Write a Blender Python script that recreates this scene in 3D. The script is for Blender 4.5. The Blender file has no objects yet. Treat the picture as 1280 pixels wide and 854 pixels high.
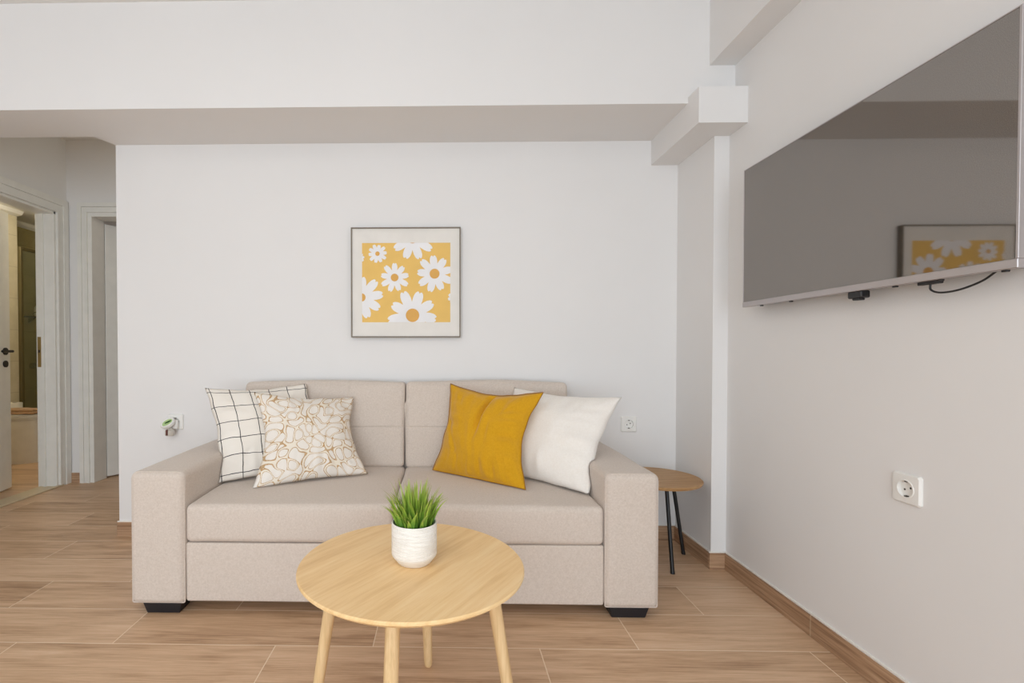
import bpy, bmesh, math, random
from mathutils import Vector, Matrix, noise
random.seed(7)
PI = math.pi
S = bpy.context.scene
COL = S.collection

# ------------------------------------------------------------------ helpers
def lin(c):
    c = c / 255.0
    return c / 12.92 if c <= 0.04045 else ((c + 0.055) / 1.055) ** 2.4
def rgb(r, g, b): return (lin(r), lin(g), lin(b), 1.0)

ORG = {}
def tag(o, label=None, cat=None, group=None, kind=None):
    if label: o['label'] = label
    if cat: o['category'] = cat
    if group: o['group'] = group
    if kind: o['kind'] = kind
    return o
def thing(name, loc, label, cat, group=None, kind=None):
    o = bpy.data.objects.new(name, None); COL.objects.link(o)
    o.location = loc; o.empty_display_size = 0.05
    ORG[o] = Vector(loc)
    return tag(o, label, cat, group, kind)
def obj(name, bm, mat, parent=None, origin=None, smooth=True, ang=40, label=None):
    """link a bmesh (world coordinates) as ONE mesh object"""
    org = ORG[parent] if parent else Vector(origin if origin else (0, 0, 0))
    bmesh.ops.translate(bm, verts=bm.verts, vec=-org)
    bmesh.ops.recalc_face_normals(bm, faces=bm.faces)
    me = bpy.data.meshes.new(name); bm.to_mesh(me); bm.free()
    for m in (mat if isinstance(mat, (list, tuple)) else [mat]): me.materials.append(m)
    if smooth:
        for p in me.polygons: p.use_smooth = True
        try: me.set_sharp_from_angle(angle=math.radians(ang))
        except Exception: pass
    o = bpy.data.objects.new(name, me); COL.objects.link(o)
    if parent: o.parent = parent
    else: o.location = org
    ORG[o] = org
    if label: o['label'] = label
    return o
def struct(name, bm, mat, parent=None, **k):
    o = obj(name, bm, mat, parent, **k)
    if not parent: o['kind'] = 'structure'
    return o
def dup(root, loc, rotz, label, group=None):
    r = root.copy(); COL.objects.link(r); r.location = loc; r.rotation_euler = (0, 0, rotz)
    r['label'] = label
    if group: r['group'] = group
    for ch in list(root.children):
        c = ch.copy(); COL.objects.link(c); c.parent = r
        for g in ch.children:
            d = g.copy(); COL.objects.link(d); d.parent = c
    return r
def BM(): return bmesh.new()
def box(bm, x0, x1, y0, y1, z0, z1, bev=0.0, seg=2, mi=0):
    t = bmesh.new(); bmesh.ops.create_cube(t, size=1.0)
    for v in t.verts:
        v.co = Vector(((x0 + x1) / 2 + v.co.x * (x1 - x0), (y0 + y1) / 2 + v.co.y * (y1 - y0), (z0 + z1) / 2 + v.co.z * (z1 - z0)))
    if bev > 0:
        bmesh.ops.bevel(t, geom=t.edges[:], offset=bev, segments=seg, profile=0.5, affect='EDGES')
    merge(bm, t, mi); return bm
def merge(bm, t, mi=0, M=None):
    if M is not None: bmesh.ops.transform(t, matrix=M, verts=t.verts)
    mp = {v: bm.verts.new(v.co) for v in t.verts}
    for f in t.faces:
        try:
            nf = bm.faces.new([mp[v] for v in f.verts]); nf.material_index = mi
        except ValueError: pass
    t.free()
def prism(bm, pts, a0, a1, axis='y', mi=0):
    """closed polygon extruded along an axis; pts are the other two coordinates"""
    def P(p, a):
        if axis == 'y': return (p[0], a, p[1])
        if axis == 'x': return (a, p[0], p[1])
        return (p[0], p[1], a)
    A = [bm.verts.new(P(p, a0)) for p in pts]; B = [bm.verts.new(P(p, a1)) for p in pts]
    n = len(pts)
    fs = [bm.faces.new(A), bm.faces.new(B[::-1])]
    for i in range(n): fs.append(bm.faces.new((A[i], B[i], B[(i + 1) % n], A[(i + 1) % n])))
    for f in fs: f.material_index = mi
    return bm
def lathe(bm, prof, c, seg=48, mi=0, M=None):
    """profile (r, z) turned about z at c"""
    t = bmesh.new(); rings = []
    for r, z in prof:
        if r < 1e-6: rings.append([t.verts.new((0, 0, z))])
        else: rings.append([t.verts.new((r * math.cos(2 * PI * i / seg), r * math.sin(2 * PI * i / seg), z)) for i in range(seg)])
    for a, b in zip(rings, rings[1:]):
        for i in range(seg):
            j = (i + 1) % seg
            if len(a) == 1 and len(b) == 1: continue
            if len(a) == 1: t.faces.new((a[0], b[i], b[j]))
            elif len(b) == 1: t.faces.new((a[i], a[j], b[0]))
            else: t.faces.new((a[i], a[j], b[j], b[i]))
    if M is not None: bmesh.ops.transform(t, matrix=M, verts=t.verts)
    bmesh.ops.translate(t, verts=t.verts, vec=Vector(c))
    merge(bm, t, mi); return bm
def tube(bm, pts, rad, seg=12, mi=0, closed=False, cap=True):
    """tube through points; rad a number or list"""
    pts = [Vector(p) for p in pts]; n = len(pts)
    rad = rad if isinstance(rad, (list, tuple)) else [rad] * n
    rings = []; up = None
    for i, p in enumerate(pts):
        a = pts[(i - 1) % n] if (i > 0 or closed) else p
        b = pts[(i + 1) % n] if (i < n - 1 or closed) else p
        d = (b - a).normalized()
        if up is None: up = Vector((0, 0, 1)) if abs(d.z) < 0.9 else Vector((1, 0, 0))
        s = d.cross(up).normalized(); up = s.cross(d).normalized()
        rings.append([bm.verts.new(p + (s * math.cos(2 * PI * k / seg) + up * math.sin(2 * PI * k / seg)) * rad[i]) for k in range(seg)])
    m = n if closed else n - 1
    for i in range(m):
        a, b = rings[i], rings[(i + 1) % n]
        for k in range(seg):
            f = bm.faces.new((a[k], a[(k + 1) % seg], b[(k + 1) % seg], b[k])); f.material_index = mi
    if cap and not closed:
        for r, fl in ((rings[0], 1), (rings[-1], 0)):
            f = bm.faces.new(r[::-1] if fl else r); f.material_index = mi
    return bm
def spline(pts, n=8):
    pts = [Vector(p) for p in pts]; out = []
    for i in range(len(pts) - 1):
        p0 = pts[max(i - 1, 0)]; p1 = pts[i]; p2 = pts[i + 1]; p3 = pts[min(i + 2, len(pts) - 1)]
        for k in range(n):
            t = k / n
            out.append(0.5 * ((2 * p1) + (p2 - p0) * t + (2 * p0 - 5 * p1 + 4 * p2 - p3) * t * t + (3 * p1 - p0 - 3 * p2 + p3) * t ** 3))
    out.append(pts[-1]); return out
def softbox(bm, x0, x1, y0, y1, z0, z1, r=0.03, bulge=(0, 0, 0), n=(14, 10, 10), nz=0.0, nsc=4.0, seed=0.0, fn=None, extra=((), (), ())):
    """upholstered box: rounded edges, bulged faces, slight fabric unevenness"""
    c = Vector(((x0 + x1) / 2, (y0 + y1) / 2, (z0 + z1) / 2)); h = Vector(((x1 - x0) / 2, (y1 - y0) / 2, (z1 - z0) / 2))
    def ax(k):      # denser near the edges
        m = n[k]; e = min(0.98, r / h[k]); l = []
        for i in range(5): l.append(-1 + e * i / 4)
        inner = [(-1 + e) + (2 - 2 * e) * i / m for i in range(1, m)]
        return sorted(l + inner + [-v for v in l[::-1]] + list(extra[k]))
    A = [ax(0), ax(1), ax(2)]; vm = {}
    def V(i, j, k):
        key = (i, j, k)
        if key in vm: return vm[key]
        u = Vector((A[0][i], A[1][j], A[2][k])); p = Vector((u.x * h.x, u.y * h.y, u.z * h.z))
        q = Vector([max(-(h[a] - r), min(h[a] - r, p[a])) for a in range(3)])
        d = p - q
        if d.length > 1e-9: p = q + d.normalized() * r
        for a in range(3):
            b, cc = (a + 1) % 3, (a + 2) % 3
            if abs(u[a]) > 1e-6: p[a] += bulge[a] * (1 - u[b] ** 2) * (1 - u[cc] ** 2) * u[a]
        p = p + c
        if nz: p += noise.noise_vector(p * nsc + Vector((seed, seed * 2, 0))) * nz
        if fn: p = fn(p, u)
        vm[key] = bm.verts.new(p); return vm[key]
    L = [len(a) for a in A]
    for a in range(3):
        b, cc = (a + 1) % 3, (a + 2) % 3
        for side in (0, L[a] - 1):
            for i in range(L[b] - 1):
                for j in range(L[cc] - 1):
                    idx = []
                    for di, dj in ((0, 0), (1, 0), (1, 1), (0, 1)):
                        t = [0, 0, 0]; t[a] = side; t[b] = i + di; t[cc] = j + dj; idx.append(V(*t))
                    try: bm.faces.new(idx)
                    except ValueError: pass
    return bm

# ------------------------------------------------------------------ materials
def newmat(name):
    m = bpy.data.materials.new(name); m.use_nodes = True
    nt = m.node_tree; b = nt.nodes['Principled BSDF']
    return m, nt, b
def N(nt, t, **k):
    n = nt.nodes.new(t)
    for a, v in k.items(): setattr(n, a, v)
    return n
def math_(nt, op, a, b=None, c=None):
    n = nt.nodes.new('ShaderNodeMath'); n.operation = op
    for i, v in enumerate((a, b, c)):
        if v is None: continue
        if isinstance(v, (int, float)): n.inputs[i].default_value = v
        else: nt.links.new(v, n.inputs[i])
    return n.outputs[0]
def ramp(nt, fac, stops, interp='LINEAR'):
    n = nt.nodes.new('ShaderNodeValToRGB'); n.color_ramp.interpolation = interp
    e = n.color_ramp.elements
    while len(e) < len(stops): e.new(0.5)
    for s, (p, c) in zip(e, stops): s.position = p; s.color = c
    nt.links.new(fac, n.inputs[0]); return n.outputs[0]
def mix(nt, fac, a, b, mode='MIX'):
    n = nt.nodes.new('ShaderNodeMix'); n.data_type = 'RGBA'; n.blend_type = mode
    for sock, v in ((n.inputs[0], fac), (n.inputs[6], a), (n.inputs[7], b)):
        if isinstance(v, (int, float)): sock.default_value = v
        elif isinstance(v, tuple): sock.default_value = v
        else: nt.links.new(v, sock)
    return n.outputs[2]
def bump(nt, b, h, strength=0.2, dist=0.01):
    n = nt.nodes.new('ShaderNodeBump'); n.inputs['Strength'].default_value = strength; n.inputs['Distance'].default_value = dist
    nt.links.new(h, n.inputs['Height']); nt.links.new(n.outputs[0], b.inputs['Normal'])
def coords(nt, kind='Object', scale=(1, 1, 1), rot=(0, 0, 0)):
    tc = nt.nodes.new('ShaderNodeTexCoord'); mp = nt.nodes.new('ShaderNodeMapping')
    mp.inputs['Scale'].default_value = scale; mp.inputs['Rotation'].default_value = rot
    nt.links.new(tc.outputs[kind], mp.inputs['Vector']); return mp.outputs[0]
def nz(nt, vec, scale, detail=3, rough=0.5, dist=0.0):
    n = nt.nodes.new('ShaderNodeTexNoise'); n.inputs['Scale'].default_value = scale; n.inputs['Detail'].default_value = detail
    n.inputs['Roughness'].default_value = rough; n.inputs['Distortion'].default_value = dist
    nt.links.new(vec, n.inputs['Vector']); return n.outputs[0]
def plain(name, col, rough=0.5, metal=0.0, spec=0.5, nscale=0, nstr=0.1):
    m, nt, b = newmat(name)
    b.inputs['Roughness'].default_value = rough; b.inputs['Metallic'].default_value = metal
    b.inputs['Specular IOR Level'].default_value = spec
    v = coords(nt); f = nz(nt, v, nscale or 12, 2)
    c2 = tuple(x * 0.94 for x in col[:3]) + (1,)
    nt.links.new(ramp(nt, f, [(0.3, c2), (0.7, col)]), b.inputs['Base Color'])
    if nscale: bump(nt, b, nz(nt, v, nscale * 6, 2), nstr, 0.002)
    return m
def paint(name, col):
    m, nt, b = newmat(name); v = coords(nt)
    b.inputs['Roughness'].default_value = 0.65; b.inputs['Specular IOR Level'].default_value = 0.25
    c2 = tuple(x * 0.985 for x in col[:3]) + (1,)
    nt.links.new(ramp(nt, nz(nt, v, 2.5, 3), [(0.35, c2), (0.65, col)]), b.inputs['Base Color'])
    bump(nt, b, nz(nt, v, 260, 2), 0.05, 0.001)
    return m
def fabric(name, ca, cb, weave=650, str_=0.25, melange=140, rough=0.95):
    m, nt, b = newmat(name); v = coords(nt)
    b.inputs['Roughness'].default_value = rough; b.inputs['Specular IOR Level'].default_value = 0.15
    b.inputs['Sheen Weight'].default_value = 0.25; b.inputs['Sheen Roughness'].default_value = 0.5
    f = math_(nt, 'ADD', math_(nt, 'MULTIPLY', nz(nt, v, melange, 3, 0.7), 0.6), math_(nt, 'MULTIPLY', nz(nt, v, weave, 2), 0.4))
    nt.links.new(ramp(nt, f, [(0.3, ca), (0.68, cb)]), b.inputs['Base Color'])
    bump(nt, b, nz(nt, v, weave, 2), str_, 0.002)
    return m

WHITE = paint('white_wall_paint', rgb(228, 227, 226))
CEIL = paint('white_ceiling_paint', rgb(230, 229, 227))
GLOSSW = plain('white_lacquer', rgb(232, 231, 226), 0.35)
PLASTIC = plain('white_plastic', rgb(235, 234, 230), 0.3)
BLACK = plain('black_metal', rgb(22, 22, 24), 0.45, 0.0)
DARKP = plain('dark_plastic', rgb(28, 27, 28), 0.4)
HOLE = plain('dark_hole', rgb(70, 66, 62), 0.7)
CHROME = plain('chrome', rgb(205, 205, 205), 0.15, 1.0)
BRASS = plain('brass', rgb(190, 165, 110), 0.3, 1.0)
SILVER = plain('silver_bezel', rgb(186, 180, 180), 0.35, 0.65)
FOOT = plain('black_foot', rgb(26, 26, 32), 0.5)
SOFA = fabric('beige_upholstery', rgb(194, 181, 169), rgb(216, 205, 195), 520, 0.22, 150)
MUSTARD = fabric('mustard_linen', rgb(200, 146, 22), rgb(214, 162, 34), 480, 0.3, 120)
COTTON = fabric('cream_cotton', rgb(232, 226, 218), rgb(241, 237, 231), 600, 0.2, 120)
TOWEL = fabric('tan_towel', rgb(176, 140, 108), rgb(196, 160, 126), 300, 0.6, 60)

# wood-look porcelain planks laid along X in a third-stagger bond
def floor_mat():
    m, nt, b = newmat('wood_look_tile')
    tc = N(nt, 'ShaderNodeTexCoord'); sp = N(nt, 'ShaderNodeSeparateXYZ'); nt.links.new(tc.outputs['Object'], sp.inputs[0])
    X, Y = sp.outputs[0], sp.outputs[1]
    ry = math_(nt, 'DIVIDE', math_(nt, 'SUBTRACT', Y, 1.634), 0.2212)
    k = math_(nt, 'FLOOR', ry); fy = math_(nt, 'FRACT', ry)
    rx = math_(nt, 'DIVIDE', math_(nt, 'SUBTRACT', math_(nt, 'SUBTRACT', X, 0.652), math_(nt, 'MULTIPLY', k, 0.331)), 0.892)
    i = math_(nt, 'FLOOR', rx); fx = math_(nt, 'FRACT', rx)
    ey = math_(nt, 'MULTIPLY', math_(nt, 'MINIMUM', fy, math_(nt, 'SUBTRACT', 1.0, fy)), 0.2212)
    ex = math_(nt, 'MULTIPLY', math_(nt, 'MINIMUM', fx, math_(nt, 'SUBTRACT', 1.0, fx)), 0.892)
    e = math_(nt, 'MINIMUM', ex, ey)
    grout = math_(nt, 'LESS_THAN', e, 0.0016)
    idv = N(nt, 'ShaderNodeCombineXYZ'); nt.links.new(k, idv.inputs[0]); nt.links.new(i, idv.inputs[1])
    wn = N(nt, 'ShaderNodeTexWhiteNoise', noise_dimensions='2D'); nt.links.new(idv.outputs[0], wn.inputs['Vector'])
    r = wn.outputs['Value']
    def vec(sx, sy, off):
        cb = N(nt, 'ShaderNodeCombineXYZ')
        nt.links.new(math_(nt, 'ADD', math_(nt, 'MULTIPLY', X, sx), math_(nt, 'MULTIPLY', r, off)), cb.inputs[0])
        nt.links.new(math_(nt, 'ADD', math_(nt, 'MULTIPLY', Y, sy), math_(nt, 'MULTIPLY', r, off * 1.7)), cb.inputs[1])
        return cb.outputs[0]
    g1 = nz(nt, vec(1.2, 17, 37), 1.6, 6, 0.68, 0.6)
    g2 = nz(nt, vec(2.6, 95, 91), 2.2, 5, 0.65, 0.3)
    g3 = nz(nt, vec(0.9, 3.2, 13), 2.0, 3, 0.5, 1.6)
    f = math_(nt, 'ADD', math_(nt, 'MULTIPLY', g1, 0.48), math_(nt, 'ADD', math_(nt, 'MULTIPLY', g2, 0.32), math_(nt, 'MULTIPLY', g3, 0.2)))
    f = math_(nt, 'ADD', f, math_(nt, 'MULTIPLY', math_(nt, 'SUBTRACT', r, 0.5), 0.09))
    col = ramp(nt, f, [(0.34, rgb(150, 117, 88)), (0.44, rgb(186, 152, 120)), (0.54, rgb(207, 174, 142)), (0.66, rgb(221, 191, 162))])
    nt.links.new(mix(nt, grout, col, rgb(230, 210, 184)), b.inputs['Base Color'])
    b.inputs['Roughness'].default_value = 0.42; b.inputs['Specular IOR Level'].default_value = 0.4
    h = math_(nt, 'SUBTRACT', math_(nt, 'MULTIPLY', g2, 0.15), grout)
    bump(nt, b, h, 0.25, 0.002)
    return m
FLOOR = floor_mat()
def skirt_mat(name, axis):
    m, nt, b = newmat(name)
    tc = N(nt, 'ShaderNodeTexCoord'); sp = N(nt, 'ShaderNodeSeparateXYZ'); nt.links.new(tc.outputs['Object'], sp.inputs[0])
    A = sp.outputs[axis]
    fx = math_(nt, 'FRACT', math_(nt, 'DIVIDE', math_(nt, 'ADD', A, -1.72 if axis == 1 else 0.4), 0.9))
    j = math_(nt, 'LESS_THAN', fx, 0.003)
    v = coords(nt, 'Object', (9, 1.6, 50) if axis == 1 else (1.6, 9, 50))
    col = ramp(nt, nz(nt, v, 2.0, 5, 0.6, 0.6), [(0.34, rgb(140, 108, 82)), (0.5, rgb(170, 136, 106)), (0.66, rgb(192, 160, 130))])
    nt.links.new(mix(nt, j, col, rgb(200, 180, 150)), b.inputs['Base Color'])
    b.inputs['Roughness'].default_value = 0.45
    return m
SKIRT_X, SKIRT_Y = skirt_mat('skirting_tile_back', 0), skirt_mat('skirting_tile_side', 1)
CAULK = plain('white_caulk', rgb(236, 233, 226), 0.6)

def wood(name, ca, cb, cc, angle, sx=2.0, sy=40, rough=0.42, z=False):
    m, nt, b = newmat(name)
    v0 = coords(nt, 'Object', (1, 1, 1), (0, 0, -angle))
    mp = N(nt, 'ShaderNodeMapping'); mp.inputs['Scale'].default_value = (sy, sy, sx) if z else (sx, sy, sy)
    nt.links.new(v0, mp.inputs[0]); v = mp.outputs[0]
    f = math_(nt, 'ADD', math_(nt, 'MULTIPLY', nz(nt, v, 1.0, 4, 0.6), 0.6), math_(nt, 'MULTIPLY', nz(nt, v, 3.3, 3, 0.6), 0.4))
    nt.links.new(ramp(nt, f, [(0.34, ca), (0.5, cb), (0.66, cc)]), b.inputs['Base Color'])
    b.inputs['Roughness'].default_value = rough
    bump(nt, b, f, 0.05, 0.002)
    return m
BAMBOO = wood('bamboo_veneer', rgb(222, 182, 126), rgb(236, 200, 146), rgb(243, 212, 162), math.radians(55), 2.2, 30)
BAMLEG = wood('light_wood_leg', rgb(206, 172, 122), rgb(222, 190, 142), rgb(233, 204, 158), 0, 2.0, 60, 0.5, True)
OAK = wood('oak_veneer', rgb(150, 112, 70), rgb(176, 136, 90), rgb(194, 156, 110), math.radians(8), 3, 45, 0.5)
FRAMEW = plain('taupe_frame', rgb(126, 116, 102), 0.5)
MAT_ = plain('print_paper', rgb(229, 226, 220), 0.7)
YELLOW = plain('print_yellow', rgb(233, 192, 106), 0.7)
ORANGE = plain('print_orange', rgb(222, 170, 88), 0.7)
PETAL = plain('print_white', rgb(236, 236, 238), 0.7)

def uv_node(nt):
    return nt.nodes.new('ShaderNodeTexCoord').outputs['UV']
def grid_mat():
    m, nt, b = newmat('white_cotton_black_grid'); uv = uv_node(nt)
    sp = N(nt, 'ShaderNodeSeparateXYZ'); nt.links.new(uv, sp.inputs[0])
    wob = math_(nt, 'MULTIPLY', math_(nt, 'SUBTRACT', nz(nt, uv, 6, 2), 0.5), 0.03)
    def lines(s, period, off, w):
        a = math_(nt, 'FRACT', math_(nt, 'DIVIDE', math_(nt, 'ADD', math_(nt, 'ADD', s, off), wob), period))
        d = math_(nt, 'ABSOLUTE', math_(nt, 'SUBTRACT', a, 0.5))
        return math_(nt, 'GREATER_THAN', d, 0.5 - w)
    g = math_(nt, 'MAXIMUM', lines(sp.outputs[0], 0.19, -0.03, 0.02), lines(sp.outputs[1], 0.178, -0.05, 0.02))
    nt.links.new(mix(nt, g, rgb(234, 228, 219), rgb(42, 40, 46)), b.inputs['Base Color'])
    b.inputs['Roughness'].default_value = 0.95; b.inputs['Specular IOR Level'].default_value = 0.1
    bump(nt, b, nz(nt, coords(nt), 550, 2), 0.2, 0.002)
    return m
def rope_mat():
    """cream linen embroidered with meandering tan rope loops"""
    m, nt, b = newmat('cream_linen_tan_rope'); uv = uv_node(nt)
    ds = N(nt, 'ShaderNodeTexNoise'); ds.inputs['Scale'].default_value = 3.2; ds.inputs['Detail'].default_value = 1.0; nt.links.new(uv, ds.inputs['Vector'])
    vm_ = N(nt, 'ShaderNodeVectorMath', operation='MULTIPLY_ADD'); nt.links.new(ds.outputs['Color'], vm_.inputs[0]); vm_.inputs[1].default_value = (0.2, 0.2, 0); nt.links.new(uv, vm_.inputs[2])
    sp = N(nt, 'ShaderNodeSeparateXYZ'); nt.links.new(vm_.outputs[0], sp.inputs[0])
    F = 0.0; rnd = random.Random(11)
    for k in range(7):
        a = PI * (k + rnd.random() * 0.8) / 7; kk = 2 * PI * rnd.uniform(5.6, 7.8); ph = rnd.random() * 6.28
        arg = math_(nt, 'ADD', math_(nt, 'ADD', math_(nt, 'MULTIPLY', sp.outputs[0], kk * math.cos(a)), math_(nt, 'MULTIPLY', sp.outputs[1], kk * math.sin(a))), ph)
        F = math_(nt, 'ADD', F, math_(nt, 'SINE', arg)) if k else math_(nt, 'SINE', arg)
    d = math_(nt, 'ABSOLUTE', math_(nt, 'ADD', F, math_(nt, 'MULTIPLY', math_(nt, 'SUBTRACT', nz(nt, uv, 30, 1), 0.5), 0.35)))
    core = math_(nt, 'LESS_THAN', d, 1.05)
    rim = math_(nt, 'MULTIPLY', math_(nt, 'GREATER_THAN', d, 0.52), core)
    st = math_(nt, 'GREATER_THAN', nz(nt, uv, 110, 1), 0.46)
    rim = math_(nt, 'MULTIPLY', rim, math_(nt, 'ADD', math_(nt, 'MULTIPLY', st, 0.45), 0.55))
    c = mix(nt, core, rgb(231, 225, 217), rgb(232, 223, 208))
    c = mix(nt, rim, c, rgb(184, 148, 102))
    nt.links.new(c, b.inputs['Base Color'])
    b.inputs['Roughness'].default_value = 0.95; b.inputs['Specular IOR Level'].default_value = 0.1
    bump(nt, b, math_(nt, 'ADD', core, math_(nt, 'MULTIPLY', nz(nt, uv, 200, 2), 0.4)), 0.35, 0.002)
    return m
GRID, ROPE = grid_mat(), rope_mat()

def screen_mat():
    m, nt, b = newmat('switched_off_screen')
    b.inputs['Base Color'].default_value = rgb(150, 146, 142); b.inputs['Metallic'].default_value = 1.0
    b.inputs['Roughness'].default_value = 0.035
    v = coords(nt); nt.links.new(ramp(nt, nz(nt, v, 700, 1), [(0.3, rgb(130, 125, 120)), (0.7, rgb(158, 152, 147))]), b.inputs['Base Color'])
    return m
SCREEN = screen_mat()
def pot_mat():
    m, nt, b = newmat('ribbed_white_ceramic')
    v = coords(nt, 'Object', (18, 18, 190)); f = nz(nt, v, 1.0, 3, 0.6)
    nt.links.new(ramp(nt, f, [(0.35, rgb(226, 221, 213)), (0.6, rgb(240, 237, 231))]), b.inputs['Base Color'])
    b.inputs['Roughness'].default_value = 0.55
    sp = N(nt, 'ShaderNodeSeparateXYZ'); nt.links.new(coords(nt), sp.inputs[0])
    w = math_(nt, 'SINE', math_(nt, 'MULTIPLY', sp.outputs[2], 1500))
    bump(nt, b, math_(nt, 'ADD', f, math_(nt, 'MULTIPLY', w, 0.4)), 0.5, 0.002)
    return m
POT = pot_mat()
def grass_mat():
    m, nt, b = newmat('grass_blade'); uv = uv_node(nt)
    sp = N(nt, 'ShaderNodeSeparateXYZ'); nt.links.new(uv, sp.inputs[0])
    f = math_(nt, 'ADD', math_(nt, 'MULTIPLY', sp.outputs[1], 0.8), math_(nt, 'MULTIPLY', sp.outputs[0], 0.25))
    nt.links.new(ramp(nt, f, [(0.0, rgb(60, 96, 52)), (0.35, rgb(100, 142, 46)), (0.7, rgb(156, 184, 70)), (1.0, rgb(160, 156, 92))]), b.inputs['Base Color'])
    b.inputs['Roughness'].default_value = 0.45
    return m
GRASS = grass_mat()
def tile_mat(name, ca, cb, axis, tw=0.6, th=0.3):
    m, nt, b = newmat(name)
    sp = N(nt, 'ShaderNodeSeparateXYZ'); nt.links.new(coords(nt), sp.inputs[0])
    def e(s, p): 
        a = math_(nt, 'FRACT', math_(nt, 'DIVIDE', s, p)); return math_(nt, 'MULTIPLY', math_(nt, 'MINIMUM', a, math_(nt, 'SUBTRACT', 1.0, a)), p)
    g = math_(nt, 'LESS_THAN', math_(nt, 'MINIMUM', e(sp.outputs[axis], tw), e(sp.outputs[2], th)), 0.0018)
    c = ramp(nt, nz(nt, coords(nt), 5, 4, 0.6), [(0.35, ca), (0.65, cb)])
    nt.links.new(mix(nt, g, c, tuple(x * 0.72 for x in ca[:3]) + (1,)), b.inputs['Base Color'])
    b.inputs['Roughness'].default_value = 0.3
    return m
BTILE = tile_mat('beige_bathroom_tile', rgb(208, 200, 176), rgb(222, 214, 192), 1)
STILE = tile_mat('olive_shower_tile', rgb(150, 140, 100), rgb(168, 158, 118), 1)
def glass_mat():
    m, nt, b = newmat('shower_glass')
    tr = N(nt, 'ShaderNodeBsdfTransparent'); tr.inputs[0].default_value = rgb(246, 247, 240)
    b.inputs['Base Color'].default_value = rgb(200, 210, 196); b.inputs['Roughness'].default_value = 0.05
    mx = N(nt, 'ShaderNodeMixShader'); lw = N(nt, 'ShaderNodeLayerWeight'); lw.inputs['Blend'].default_value = 0.15
    nt.links.new(math_(nt, 'ADD', math_(nt, 'MULTIPLY', lw.outputs['Fresnel'], 0.5), 0.06), mx.inputs[0])
    nt.links.new(tr.outputs[0], mx.inputs[1]); nt.links.new(b.outputs[0], mx.inputs[2])
    nt.links.new(mx.outputs[0], nt.nodes['Material Output'].inputs['Surface'])
    return m
GLASS = glass_mat()
def emit(name, col, s):
    m, nt, b = newmat(name); b.inputs['Emission Color'].default_value = col; b.inputs['Emission Strength'].default_value = s
    b.inputs['Base Color'].default_value = col; return m

# ------------------------------------------------------------------ room shell
XR, XL, YB, YF, ZC = 1.290, -2.84, 2.60, -2.60, 2.578
WL = -1.755                                   # free left end of the back wall
BACK0 = 2.214                                 # front face of the ceiling-high beam
bm = BM(); box(bm, -4.6, XR + 0.15, YF - 0.2, 6.2, -0.1, 0.0); struct('floor', bm, FLOOR, smooth=False)
bm = BM(); box(bm, XL - 0.1, XR + 0.15, YF - 0.2, 6.2, ZC, ZC + 0.1); struct('ceiling', bm, CEIL, smooth=False)
bm = BM(); box(bm, WL, XR + 0.12, YB, YB + 0.12, 0, ZC); struct('wall_back', bm, WHITE, smooth=False)
bm = BM(); box(bm, XR, XR + 0.12, YF, YB, 0, ZC); struct('wall_right', bm, WHITE, smooth=False)
# hall / living-room left wall with the bathroom door opening
D1N, D1F, D1Z = 2.75, 3.535, 2.012
bm = BM()
box(bm, XL - 0.12, XL, YF, D1N, 0, ZC); box(bm, XL - 0.12, XL, D1F, 5.5, 0, ZC); box(bm, XL - 0.12, XL, D1N, D1F, D1Z, ZC)
struct('wall_left', bm, WHITE, smooth=False)
# hall end wall with the second door
HE = 3.645; D2L, D2R, D2Z = -2.645, -1.85, 2.005
bm = BM()
box(bm, XL, D2L - 0.031, HE, HE + 0.12, 0, ZC); box(bm, D2R + 0.031, 0.2, HE, HE + 0.12, 0, ZC); box(bm, D2L - 0.031, D2R + 0.031, HE, HE + 0.12, D2Z + 0.029, ZC)
struct('wall_hall', bm, WHITE, smooth=False)
bm = BM(); box(bm, 0.0, 0.12, YB + 0.12, HE, 0, ZC); struct('wall_hall_right', bm, WHITE, smooth=False)
bm = BM(); box(bm, -2.84, 0.2, 5.6, 5.72, 0, ZC); box(bm, 0.0, 0.12, HE + 0.12, 5.6, 0, ZC); struct('wall_bedroom', bm, WHITE, smooth=False)
# front wall behind the camera: a wide balcony opening
WX0, WX1, WZ0, WZ1 = -2.3, 1.1, 0.02, 2.35
bm = BM()
box(bm, XL, WX0, YF - 0.15, YF, 0, ZC); box(bm, WX1, XR, YF - 0.15, YF, 0, ZC); box(bm, WX0, WX1, YF - 0.15, YF, WZ1, ZC)
struct('wall_front', bm, WHITE, smooth=False)
# ceiling-high beam in front of the back wall; its soffit runs back to the wall and, past the wall's end, stops short of it
bm = BM()
prism(bm, [(XL, BACK0), (XR, BACK0), (XR, YB), (WL, YB), (WL - 0.045, 2.497), (XL, 2.497)], 2.098, ZC, 'z')
struct('beam_back', bm, WHITE, smooth=False)
bm = BM(); box(bm, 1.083, XR, 2.12, BACK0, 1.97, 2.123); box(bm, 1.083, XR, BACK0, YB, 1.97, 2.098); struct('beam_side', bm, WHITE, smooth=False)
bm = BM(); box(bm, 1.176, XR, YF, BACK0, 2.264, ZC); struct('beam_ceiling', bm, WHITE, smooth=False)
bm = BM(); box(bm, 1.222, XR, 2.254, YB, 0, 1.97); struct('pillar', bm, WHITE, smooth=False)

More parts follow.
